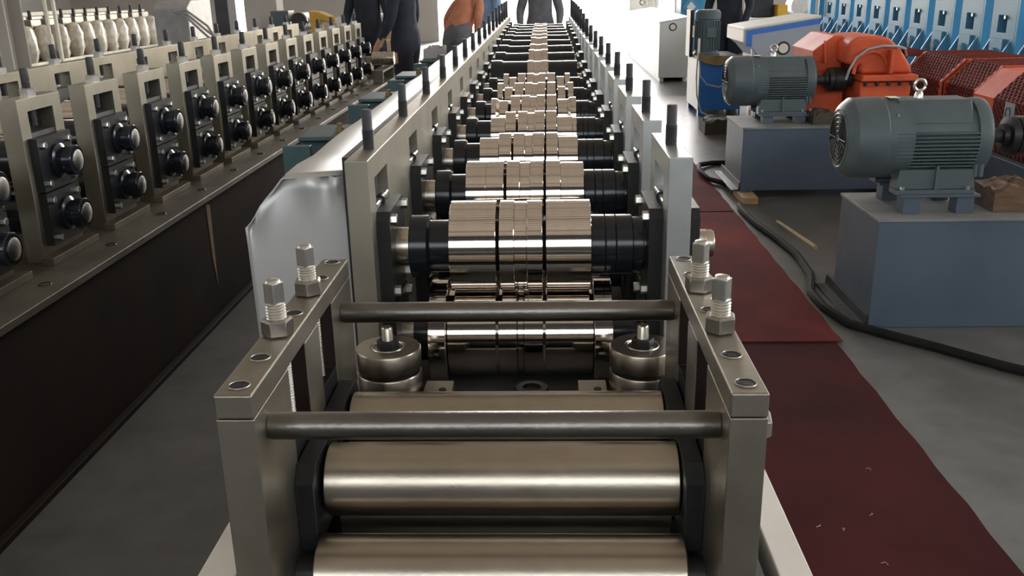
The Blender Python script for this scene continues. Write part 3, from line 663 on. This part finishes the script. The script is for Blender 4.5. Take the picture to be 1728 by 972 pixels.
# ------------------------------------------------------------------ mesh chain guards
def mesh_guard(y0, y1, x0, ztop, label, solid=0.0):
    T = empty('chain_guard', (x0+.3, (y0+y1)/2, .42), label, 'guard', 'orange mesh chain guards')
    prof = [(x0, .422), (x0, ztop-.16), (x0+.16, ztop), (x0+.62, ztop)]
    th = .012
    def strip(ya, yb, nm, mtl):
        g = G()
        for (a, b) in zip(prof[:-1], prof[1:]):
            d = Vector((b[0]-a[0], 0, b[1]-a[1])).normalized(); nn = Vector((-d.z, 0, d.x))*-th
            q = [a, b, (b[0]+nn.x, b[1]+nn.z), (a[0]+nn.x, a[1]+nn.z)]
            g.prism('y', q, ya, yb)
        return mk(nm, g, mtl, T)
    strip(y0, y0+.03, 'edge_frame', 'orange_paint'); strip(y1-.03-solid, y1, 'edge_frame', 'orange_paint')
    # expanded-metal lattice in each bay of the profile
    g = G(); pit = .05
    for (a, b) in zip(prof[:-1], prof[1:]):
        A = Vector((a[0]+.004, 0, a[1])); B = Vector((b[0]+.004, 0, b[1])); ln = (B-A).length; d = (B-A)/ln
        L = y1-y0-.05-solid; yb = y0+.02
        off = -ln
        while off < L:
            for sg in (1, -1):
                t0, t1 = max(0, -off), min(ln, L-off)
                if t1 > t0+.01:
                    p0 = A+d*t0; p1 = A+d*t1
                    ya, yc_ = (yb+off+t0, yb+off+t1) if sg > 0 else (yb+L-off-t0, yb+L-off-t1)
                    g.tube([(p0.x, ya, p0.z), (p1.x, yc_, p1.z)], .0075, 4)
            off += pit
    me = mk('mesh_panel', g, 'guard_red', T); me['kind'] = 'stuff'
    mk('inner_cover', G().prism('y', [(x0+.06, .422), (x0+.06, ztop-.2), (x0+.2, ztop-.06), (x0+.6, ztop-.06), (x0+.6, .422)], y0+.02, y1-.02), 'base_dark', T)
    return T
g1 = mesh_guard(6.98, 7.75, 2.90, .905, 'mesh chain guard farthest along the row, beside the orange gearbox')
g2 = mesh_guard(6.45, 6.97, 2.92, .90, 'mesh chain guard in the middle of the row, between the other two')
g3 = mesh_guard(5.2, 6.30, 2.84, .90, 'mesh chain guard with a wide solid orange end and grey patch, nearest of the row', .26)
mk('patch_plate', G().box(2.833, 2.838, 5.72, 5.84, .50, .74), 'cab_grey', g3); mk('patch_mark', G().ring('x', (2.832, 5.79, .68), .03, .004, 16, 5), 'ink', g3)
tag(mk('cover_plate', G().prism('y', [(2.76, .94), (3.12, .87), (3.12, .90), (2.76, .97)], 7.85, 8.25).box(2.95, 3.0, 7.95, 8.05, .412, .925).box(2.95, 3.10, 7.82, 7.85, .86, .91), 'guard_red'), 'dull red cover plate on a post behind the orange gearbox', 'cover')
tag(mk('equipment_platform', G().box(2.785, 3.7, 5.0, 8.3, .0, .412), 'pedestal_paint', None, bev=.004), 'low blue-grey base under the mesh guards', 'base')

# ------------------------------------------------------------------ blue forming machine behind
B = empty('roll_forming_machine', (4.6, 10, 0), 'bright blue forming machine with a row of gusseted stands behind the orange guards', 'machine')
mk('base', G().box(3.75, 5.4, 6.2, 14.0, 0, .5), 'blue_paint', B)
bst = G().plate('x', 0, .13, [-.25, -.085, .085, .21], [.5, .98, 1.13, 1.24, 1.50], lambda i, j: not (i == 1 and j == 1)).mesh('stand')
bgus = G().prism('y', [(.0, .5), (-.24, .5), (0, .92)], -.01, .01).mesh('gusset')
bboss = G().lathe('x', (0, 0), [(-.03, .058), (0, .062)], 24).mesh('shaft_boss')
bhole = G().lathe('x', (0, 0), [(-.034, .045), (-.031, .045)], 24).mesh('shaft_end')
bblk = G().box(-.035, -.001, -.12, .12, .60, .93).mesh('bearing_block')
bscr = G().lathe('z', (0, 0), [(1.50, .05), (1.55, .05), (1.551, .025), (1.75, .025)], 12).mesh('adjusting_screw')
for k in range(11):
    yc = 7.4+.66*k
    s = mk('stand', bst, 'blue_pale', B, (4.1, yc, 0), bev=.004)
    mk('column_side', G().box(4.101, 4.25, yc-.285, yc-.2505, .5, 1.50), 'blue_paint', s)
    mk('slot_back', G().box(4.231, 4.24, yc-.1, yc+.1, .96, 1.15), 'blue_paint', s)
    mk('gusset', bgus, 'blue_pale', s, (4.1, yc-.19, 0)); mk('gusset', bgus, 'blue_pale', s, (4.1, yc+.19, 0))
    mk('bearing_block', bblk, 'blue_pale', s, (4.1, yc, 0)); mk('shaft_boss', bboss, 'blue_paint', s, (4.065, yc, .79)); mk('shaft_end', bhole, 'oxide_black', s, (4.065, yc, .79)); mk('adjusting_screw', bscr, 'bolt_zinc', s, (4.17, yc, 0))
    mk('pin', G().lathe('x', (yc-.06, 1.115), [(4.085, .018), (4.12, .018)], 10), 'bolt_zinc', s)
fr = empty('steel_frame', (4.1, 13.7, 0), 'blue upright rectangular frame beyond the last blue stand', 'frame')
sp_ = G().lathe('z', (0, 0), [(.5, .05), (.62, .06), (.64, .035), (.86, .045), (1.0, .055), (1.02, .03), (1.3, .03)], 14).mesh('spindle')
for nm, y0, y1, z0, z1 in (('upright', 14.33, 14.40, 0, 2.0), ('upright', 14.8, 14.95, 0, 2.0), ('bottom_bar', 14.401, 14.799, .66, .72), ('top_bar', 14.401, 14.799, 1.94, 2.0)):
    mk(nm, G().box(4.05, 4.12, y0, y1, z0, z1), 'blue_paint', fr)
sr = empty('spindle_rack', (5.0, 16.0, 0), 'pale rack of upright steel spindles seen through the blue frame', 'rack')
mk('base', G().box(4.7, 5.3, 14.95, 17.1, 0, .5), 'cab_white', sr)
for k in range(6): mk('spindle', sp_, 'bolt_zinc', sr, (4.9, 15.1+.32*k, 0))
# ------------------------------------------------------------------ control desk, cabinets, hydraulic unit
def desk(at, wx, dy, h, label, body, slope=.10, over=True, grp='control cabinets'):
    x, y, z = at; T = empty('control_desk', (x+wx/2, y, 0), label, 'desk', grp)
    p = [(x+.15, 0), (x+wx, 0), (x+wx, h+slope), (x, h), (x, h-.10), (x+.07, h-.15), (x+.15, h-.24)] if over else [(x, .06), (x+wx, .06), (x+wx, h+slope), (x, h)]
    mk('cabinet', G().prism('y', p, y, y+dy), body, T, bev=.004)
    mk('top_panel', G().prism('y', [(x-.01, h+.001), (x+wx, h+slope+.001), (x+wx, h+slope+.02), (x-.01, h+.02)], y-.01, y+dy), 'cab_white', T, bev=.002)
    if over: mk('trim_band', G().prism('y', [(x+.02, h-.005), (x+wx, h+slope-.008), (x+wx, h+slope-.05), (x+.07, h-.04), (x+.07, h-.14), (x+.02, h-.14)], y-.004, y-.0005), 'trim_blue', T)
    if over: mk('front_lip', G().box(x-.012, x-.0005, y, y+dy, h-.10, h), 'cab_white', T)
    else:
        mk('plinth', G().box(x+.02, x+.08, y+.02, y+dy, 0, .06), 'cab_white', T); mk('plinth', G().box(x+wx-.06, x+wx-.02, y+.02, y+dy, 0, .06), 'cab_white', T)
    cx, cz = (x+wx*.53, h-.16) if over else (x+wx*.45, h-.06)
    em = mk('round_emblem', G().lathe('y', (cx, cz), [(y-.006, .055), (y-.0005, .06)], 32), 'ink', T)
    mk('emblem_disc', G().lathe('y', (cx, cz), [(y-.008, .042), (y-.0065, .042)], 28), 'paper', em)
    return T
d = desk((1.765, 8.5, 0), .66, .75, 1.055, 'grey control desk with a white sloping top and blue trim, behind the motors', 'cab_grey', .095)
mk('desk_leg', G().box(1.85, 1.875, 8.55, 8.6, 0, .9), 'cab_white', d)
mk('control_pad', G().box(2.05, 2.4, 8.62, 8.8, 1.15, 1.165), 'hose_grey', d, rot=(0, -.143, 0)) if False else None
desk((1.735, 14.5, 0), .44, 5.2, .87, 'white cabinet with sloping top and round emblem, nearer of the white pair', 'cab_white', .07, False)
desk((1.80, 20.5, 0), .60, 3.6, 1.10, 'white cabinet with round emblem, farther of the white pair', 'cab_white', .09, False)
H = empty('hydraulic_unit', (2.0, 11.1, 0), 'blue hydraulic tank with an upright grey motor and loose hoses on top', 'hydraulic unit')
mk('tank', G().box(1.745, 2.27, 10.7, 11.55, .07, .62), 'tank_blue', H, bev=.006)
mk('lit_side', G().box(1.735, 1.7445, 10.7, 11.55, .07, .62), 'cab_white', H, label='side of the tank, whitened for the light on it')  # white sheet over the blue tank stands for light on that side
for xx in (1.745, 2.20):
    for yy in (10.7, 11.45): mk('foot', G().box(xx, xx+.07, yy, yy+.1, 0, .07), 'tank_blue', H)
mk('upright_motor', G().lathe('z', (1.86, 11.0), [(.66, .15), (.68, .15), (.70, .135), (1.05, .135), (1.06, .145), (1.13, .145), (1.16, .12)], 36), 'motor_paint', H)
for a in range(14):
    t = PI+PI*a/13; mk('cooling_fin', G().box(-.0, .014, -.004, .004, .72, 1.04), 'motor_paint', H, (1.86+.134*math.cos(t), 11.0+.134*math.sin(t), 0), rot=(0, 0, t))
mk('terminal_box', G().box(1.83, 1.93, 10.83, 10.87, .86, .97), 'motor_paint', H, bev=.004)
mk('motor_plate', G().box(1.74, 2.2, 10.8, 11.5, .6205, .66), 'base_dark', H)
mk('pressure_plate', G().box(1.70, 1.74, 11.25, 11.55, .62, 1.15), 'oxide_black', H); mk('valve_block', G().box(1.72, 1.80, 11.05, 11.2, .85, .98), 'hose_brown', H)
mk('stand_pipe', G().lathe('z', (1.725, 10.72), [(.62, .014), (.86, .014)], 10), 'cab_white', H)
for i in range(6):
    z = .62+.012*i; mk('hose', G().tube([(1.72, 10.66, z+.02), (1.80, 10.64, z-.02), (1.92, 10.63, z-.045+.008*i), (2.06, 10.64, z-.03), (2.25, 10.66, z+.02)], .010, 7), 'hose_brown', H)
mk('hose', G().tube([(1.71, 10.66, .64), (1.70, 10.64, .45), (1.71, 10.62, .25), (1.76, 10.60, .06), (1.86, 10.5, .015), (2.05, 10.45, .014)], .009, 7), 'hose_grey', H)
mk('hose', G().tube([(1.73, 10.66, .63), (1.74, 10.64, .46), (1.82, 10.64, .36), (1.95, 10.64, .33), (2.08, 10.65, .36)], .008, 7), 'hose_grey', H)
tag(mk('carton', rough_block(1.60, 1.93, 9.35, 9.7, .001, .16, 5), 'carton_wet'), 'dark greasy carton on the floor in front of the blue hydraulic tank', 'box')

# ------------------------------------------------------------------ cables and sticks on the floor
tag(mk('cable', G().tube([(1.36, 6.9, .02), (1.25, 7.05, .03), (1.22, 7.3, .045), (1.27, 7.62, .03), (1.40, 7.75, .02), (1.55, 7.75, .02)], .02, 8), 'rubber'), 'black cable looped on the floor at the farther pedestal', 'cable')
tag(mk('cable', G().tube([(1.32, 6.2, .022), (1.31, 6.1, .02), (1.32, 5.75, .02), (1.37, 5.35, .02), (1.40, 5.0, .02), (1.375, 4.62, .02), (1.30, 4.35, .02), (1.30, 4.12, .022), (1.35, 3.9, .02), (1.46, 3.78, .02), (1.62, 3.62, .02), (1.80, 3.42, .02), (2.05, 3.2, .02), (2.5, 2.9, .02)], .021, 8), 'rubber'), 'thick black cable snaking along the floor past the nearer pedestal', 'cable')
tag(mk('stick', G().tube([(1.47, 5.75, .02), (1.46, 4.86, .10)], [.010, .012], 6), 'wood_pale'), 'thin pale wooden stick leaning beside the nearer pedestal', 'stick')

# ------------------------------------------------------------------ wrapped machine at the back left
Wm = empty('roll_forming_machine', (-7.8, 15.5, 0), 'machine with its stands wrapped in cloudy plastic film, behind the older machine', 'machine')
mk('base', G().box(-8.6, -7.4, 12.8, 18.2, 0, .50), 'base_dark', Wm)
mk('base_plate', G().box(-8.7, -7.3, 12.8, 18.2, .5, .54), 'old_base_plate', Wm)
mk('back_plate', G().box(-8.4, -8.3, 12.9, 18.0, .54, 1.2), 'wrapped_steel', Wm)
def wrap_mesh(seed):
    rnd = random.Random(seed); v = []; f = []; n = 14; prof = [(.54, .10), (.60, .13), (.68, .15), (.78, .155), (.88, .15), (.98, .13), (1.03, .09), (1.05, .02)]
    for z, r in prof:
        for i in range(n):
            a = 2*PI*i/n; q = r*(1+.14*rnd.uniform(-1, 1)); v.append((q*.8*math.cos(a), q*.95*math.sin(a), z))
    for j in range(len(prof)-1):
        for i in range(n): f.append((j*n+i, j*n+(i+1) % n, (j+1)*n+(i+1) % n, (j+1)*n+i))
    return G().add(v, f).mesh('plastic_wrap', 60)
wms = [wrap_mesh(i) for i in range(4)]
for i, yy in enumerate((13.4, 13.87, 14.33, 14.8, 15.2, 15.6, 16.02, 16.45, 16.9, 17.35, 17.78)):
    s = mk('stand', G().box(-7.66, -7.5, yy-.14, yy+.14, .54, 1.12), 'wrapped_steel', Wm, bev=.005)
    mk('plastic_wrap', wms[i % 4], 'plastic_wrap', s, (-7.42, yy, 0)); mk('adjusting_screw', G().lathe('z', (-7.58, yy), [(1.10, .025), (1.25, .025)], 10), 'screw_dark', s)
mk('top_rail', G().box(-7.9, -7.6, 12.9, 18.0, 1.125, 1.16), 'wrapped_steel', Wm)
gb = empty('gearbox', (-5.35, 13.9, 0), 'large grey-brown machine cover with pale hoses, behind the older machine', 'machine cover')
mk('housing', G().prism('x', [(13.6, .2), (14.6, .2), (14.6, 1.35), (13.8, 1.35), (13.6, 1.25)], -5.62, -5.12), 'hose_grey', gb, bev=.02)
mk('skid', G().box(-5.66, -5.08, 13.5, 14.7, 0, .2), 'base_dark', gb)
for i in range(3):
    mk('hose', G().tube([(-5.3, 13.58, 1.2), (-5.1, 13.5, 1.22-.05*i), (-4.8, 13.45, 1.0-.08*i), (-4.6+.1*i, 13.4, .7), (-4.55+.1*i, 13.4, .35), (-4.7, 13.45, .06)], .018, 7), 'hose_grey', gb)
# steel columns and panels of the left side
structure('trim_9', G().box(-5.02, -4.76, 8.3, 8.32, 0, HZ-.45).box(-5.02, -4.76, 8.58, 8.60, 0, HZ-.45).box(-4.90, -4.88, 8.32, 8.58, 0, HZ-.45), 'wall_paint')
for i, (x, y) in enumerate(((-4.55, 8.6), (-4.47, 8.6))):
    structure('trim_%d' % (10+i), G().box(x-.012, x+.012, y, y+.03, 0, HZ-.45), 'paper')
structure('trim_12', G().box(-4.02, -3.86, 11.6, 11.9, 0, HZ-.45), 'lower_wall')
structure('trim_13', G().box(-3.48, -3.26, 11.6, 11.9, 0, HZ-.45), 'wall_paint')
structure('trim_14', G().box(-2.52, -2.38, 12.2, 12.4, 0, HZ-.45), 'blue_cloth')
# grey and yellow drives beyond the older machine
dr = empty('drive_unit', (-2.95, 11.3, 0), 'yellow and dark grey drive unit standing beyond the older machine', 'drive')
mk('frame', G().box(-3.3, -2.4, 11.0, 11.5, 0, .98), 'base_dark', dr)
mk('grey_box', G().box(-3.18, -2.97, 11.02, 11.3, .98, 1.24), 'motor_paint', dr, bev=.01); mk('motor', G().lathe('y', (-2.86, 1.12), [(11.05, .11), (11.45, .11)], 28), 'oxide_black', dr)
mk('motor_rim', G().ring('y', (-2.86, 11.05, 1.12), .10, .012, 24, 6), 'bolt_zinc', dr)
mk('yellow_housing', G().prism('y', [(-2.72, .98), (-2.63, .98), (-2.61, 1.13), (-2.47, 1.08), (-2.44, 1.14), (-2.62, 1.22), (-2.74, 1.23)], 11.05, 11.3), 'yellow_paint', dr, bev=.01)
mk('white_valve', G().box(-2.42, -2.36, 11.05, 11.15, .98, 1.16), 'cab_white', dr)
# cartons
tb = empty('table', (-3.95, 23.2, 0), 'pale table with cartons beneath, behind the two workers in navy', 'table')
mk('table_top', G().box(-4.4, -3.5, 22.9, 23.7, .78, .84), 'cab_white', tb)
for xx in (-4.35, -3.59):
    for yy in (22.95, 23.6): mk('leg', G().box(xx, xx+.05, yy, yy+.05, 0, .78), 'cab_white', tb)
for i, (x, z, h, lab) in enumerate(((-4.1, 0, .34, 'brown carton under the pale table, lowest'), (-4.1, .345, .24, 'brown carton under the pale table, on top of another'), (-4.0, 0, .25, 'small brown carton in front of the stacked cartons'))):
    y = 23.0 if i < 2 else 22.6
    b = tag(mk('carton', G().box(x, x+.42-.1*(i == 2), y, y+.35, z, z+h), 'card', None, bev=.004), lab, 'box')

# ------------------------------------------------------------------ people
def person(at, head, label, shirt, trousers, bend=0.0, hgt=1.72, stride=.02, arm=.1):
    s = hgt/1.72
    J = {'pel': (0, 0, .96), 'wai': (0, 0, 1.08), 'che': (0, .01, 1.28), 'nec': (0, 0, 1.47), 'hd0': (0, .02, 1.56), 'hd1': (0, .03, 1.66)}
    R = {'pel': .175, 'wai': .165, 'che': .175, 'nec': .055, 'hd0': .085, 'hd1': .075}
    Ed = [('pel', 'wai'), ('wai', 'che'), ('che', 'nec'), ('nec', 'hd0'), ('hd0', 'hd1')]
    for sd, q in (('l', -1), ('r', 1)):
        J[sd+'sh'] = (q*.19, 0, 1.41); R[sd+'sh'] = .078
        J[sd+'el'] = (q*.27, .02, 1.13); R[sd+'el'] = .060
        J[sd+'wr'] = (q*.25, .02+arm*1.6, .92); R[sd+'wr'] = .036
        J[sd+'pa'] = (q*.25, .04+arm*1.9, .85); R[sd+'pa'] = .034
        Ed += [('che', sd+'sh'), (sd+'sh', sd+'el'), (sd+'el', sd+'wr'), (sd+'wr', sd+'pa')]
        for fi in range(5):
            o = (fi-2)*.017
            if fi == 0: b1, b2 = (q*.225, .085+arm*1.9, .835), (q*.215, .10+arm*1.9, .805)
            else: b1, b2 = (q*.25, .04+arm*1.9+o*1.1, .80), (q*.242, .045+arm*1.9+o*1.15, .765+.006*abs(fi-2))
            J[sd+'f%da' % fi] = b1; J[sd+'f%db' % fi] = b2; R[sd+'f%da' % fi] = .0095; R[sd+'f%db' % fi] = .008
            Ed += [(sd+'pa', sd+'f%da' % fi), (sd+'f%da' % fi, sd+'f%db' % fi)]
        J[sd+'hi'] = (q*.10, 0, .88); R[sd+'hi'] = .140
        J[sd+'kn'] = (q*.11, .02+q*stride, .50); R[sd+'kn'] = .118
        J[sd+'an'] = (q*.115, -.02+q*stride*2, .09); R[sd+'an'] = .092
        Ed += [('pel', sd+'hi'), (sd+'hi', sd+'kn'), (sd+'kn', sd+'an')]
    cb, sb = math.cos(bend), math.sin(bend)
    names = list(J); pts = []
    for n_ in names:
        x, y, z = J[n_]
        if bend and z > 1.0 or (bend and n_[1:3] in ('wr', 'pa', 'f0', 'f1', 'f2', 'f3', 'f4')):
            y0, z0 = y, z-.96; y, z = y0*cb+z0*sb, .96+z0*cb-y0*sb
        pts.append((x*s, y*s, z*s))
    me = bpy.data.meshes.new('person'); me.from_pydata(pts, [(names.index(a), names.index(b)) for a, b in Ed], []); me.update()
    o = bpy.data.objects.new('person', me); C.objects.link(o)
    o.modifiers.new('skin', 'SKIN'); su = o.modifiers.new('smooth', 'SUBSURF'); su.levels = su.render_levels = 1
    for i, n_ in enumerate(names):
        sv = me.skin_vertices[0].data[i]; sv.radius = (R[n_]*s, R[n_]*s*(.72 if n_ in ('pel', 'wai', 'che') else 1)); sv.use_root = n_ == 'pel'
    dg = bpy.context.evaluated_depsgraph_get(); dg.update()
    m2 = bpy.data.meshes.new_from_object(o.evaluated_get(dg)); o.modifiers.clear(); o.data = m2; m2.materials.clear()
    for q in (MT[shirt], MT[trousers], MT['skin']): m2.materials.append(q)
    inv = Vector((0, 0, .96*s))
    for p in m2.polygons:
        c = p.center.copy()
        if bend: 
            y0, z0 = c.y, c.z-.96*s; cz = .96*s+y0*sb+z0*cb
        else: cz = c.z
        h = c.z/s if not bend else max(c.z, cz)/s
        arm_ = abs(c.x) > .205*s and h > .7
        if arm_: p.material_index = 2 if h < .95 else 0
        elif h > 1.47: p.material_index = 2
        elif h > .99: p.material_index = 0
        else: p.material_index = 1
    m2.polygons.foreach_set('use_smooth', [True]*len(m2.polygons))
    o.location = at; o.rotation_euler = (0, 0, head); WL[o.name] = Vector(at)
    tag(o, label, 'person')
    for q in (-1, 1):
        y0 = (-.02+q*stride*2)*s; x0 = q*.115*s
        g = G(); v = []; n = 10
        for zz, k_ in ((0, 1), (.03, 1.02), (.07, .8), (.11, .6)):
            for i in range(n):
                a = 2*PI*i/n; v.append((x0+.05*k_*math.cos(a), y0+.05+(.13 if zz < .05 else .085)*k_*math.sin(a)-(0.03 if zz > .05 else 0), zz))
        f = [(j*n+i, j*n+(i+1) % n, (j+1)*n+(i+1) % n, (j+1)*n+i) for j in range(3) for i in range(n)]+[tuple(range(n))[::-1], tuple(range(3*n, 4*n))]
        sh = mk('shoe', g.add(v, f), 'rubber', o, at)
    hx, hy, hz = 0, .02*s, 1.63*s
    if bend: y0, z0 = hy, hz-.96*s; hy, hz = y0*cb+z0*sb, .96*s+z0*cb-y0*sb
    hr = G().lathe('z', (0, 0), [(-.02, .105), (.03, .10), (.07, .08), (.095, .045), (.103, .008)], 20)
    mk('hair', hr, 'hair', o, Vector(at)+Vector((0, hy-.012, hz)), rot=(-bend, 0, 0))
    return o
person((-2.17, 11.75, 0), 2.9, 'person in dark navy work clothes standing at the end of the older machine', 'navy_cloth', 'navy_cloth', 0, 1.75)
person((-1.52, 10.35, 0), 1.2, 'person in charcoal trousers standing beside the pale table', 'navy_cloth', 'navy_cloth', 0, 1.72, .05)
person((-1.15, 12.4, 0), -.6, 'person in a salmon shirt bending over the far end of the chain guard', 'salmon_cloth', 'grey_cloth', .7, 1.68)
person((-.06, 12.6, 0), 3.1, 'person in grey standing behind the far end of the main machine', 'grey_cloth', 'grey_cloth', 0, 1.7, .02)
person((2.35, 12.3, 0), 2.6, 'person in dark navy clothes standing behind the upright hydraulic motor', 'navy_cloth', 'navy_cloth', 0, 1.76)
person((-.82, 14.2, 0), 2.2, 'person in a pale blue jacket beyond the bending person in salmon', 'blue_cloth', 'blue_cloth', 0, 1.7)


# ------------------------------------------------------------------ smaller things far back
rk = empty('rod_rack', (2.25, 20.05, 0), 'rack of upright grey steel rods between the two white cabinets', 'rack')
mk('base', G().box(2.0, 2.5, 19.85, 20.3, 0, .8), 'cab_white', rk)
for i in range(10): mk('rod', G().lathe('z', (2.05+.042*i, 20.0), [(.8, .010), (1.42-.03*i, .010)], 8), 'bolt_zinc', rk)
bp_ = empty('press', (2.62, 17.0, 0), 'blue press with a tilted square plate behind the nearer white cabinet', 'press')
mk('body', G().box(2.38, 2.95, 16.9, 17.5, 0, 1.5), 'blue_paint', bp_)
mk('square_plate', G().prism('y', [(2.55, .86), (2.70, 1.03), (2.55, 1.20), (2.40, 1.03)], 16.86, 16.898), 'blue_pale', bp_); mk('centre_plate', G().prism('y', [(2.55, .94), (2.63, 1.03), (2.55, 1.12), (2.47, 1.03)], 16.845, 16.859), 'cab_white', bp_)
wm_ = empty('winding_machine', (4.2, 18.0, 0), 'black machine with a yellow box on a white base, behind the control desk', 'machine')
mk('base', G().box(3.6, 5.0, 17.2, 18.6, 0, .8), 'cab_white', wm_); mk('black_body', G().box(3.75, 4.15, 17.6, 18.2, .8, 1.3), 'oxide_black', wm_, bev=.02); mk('yellow_box', G().box(4.18, 4.36, 17.4, 17.8, .8, 1.02), 'yellow_paint', wm_, bev=.01)
mk('drum', G().lathe('y', (4.6, 1.0), [(17.5, .16), (17.9, .16)], 24), 'bolt_zinc', wm_)
tag(mk('rag', rough_block(-.86, -.71, 6.66, 6.79, 1.0015, 1.09, 9), 'hose_grey', None), 'crumpled grey rag on a gearbox behind the sheet-metal guard', 'rag')
lg = G()
for x, y in ((.83, 2.28), (.93, 2.36), (.90, 2.12), (.76, 2.30), (1.02, 2.62), (.86, 1.95)):
    a = random.random()*3; lg.tube([(x, y, .0095), (x+.012*math.cos(a), y+.012*math.sin(a), .011), (x+.02*math.cos(a+.6), y+.014*math.sin(a+.6), .0095)], .0011, 5)
ln = tag(mk('lint', lg, 'hose_grey', None), 'a few pale bits of lint on the near red carpet', 'lint'); ln['kind'] = 'stuff'
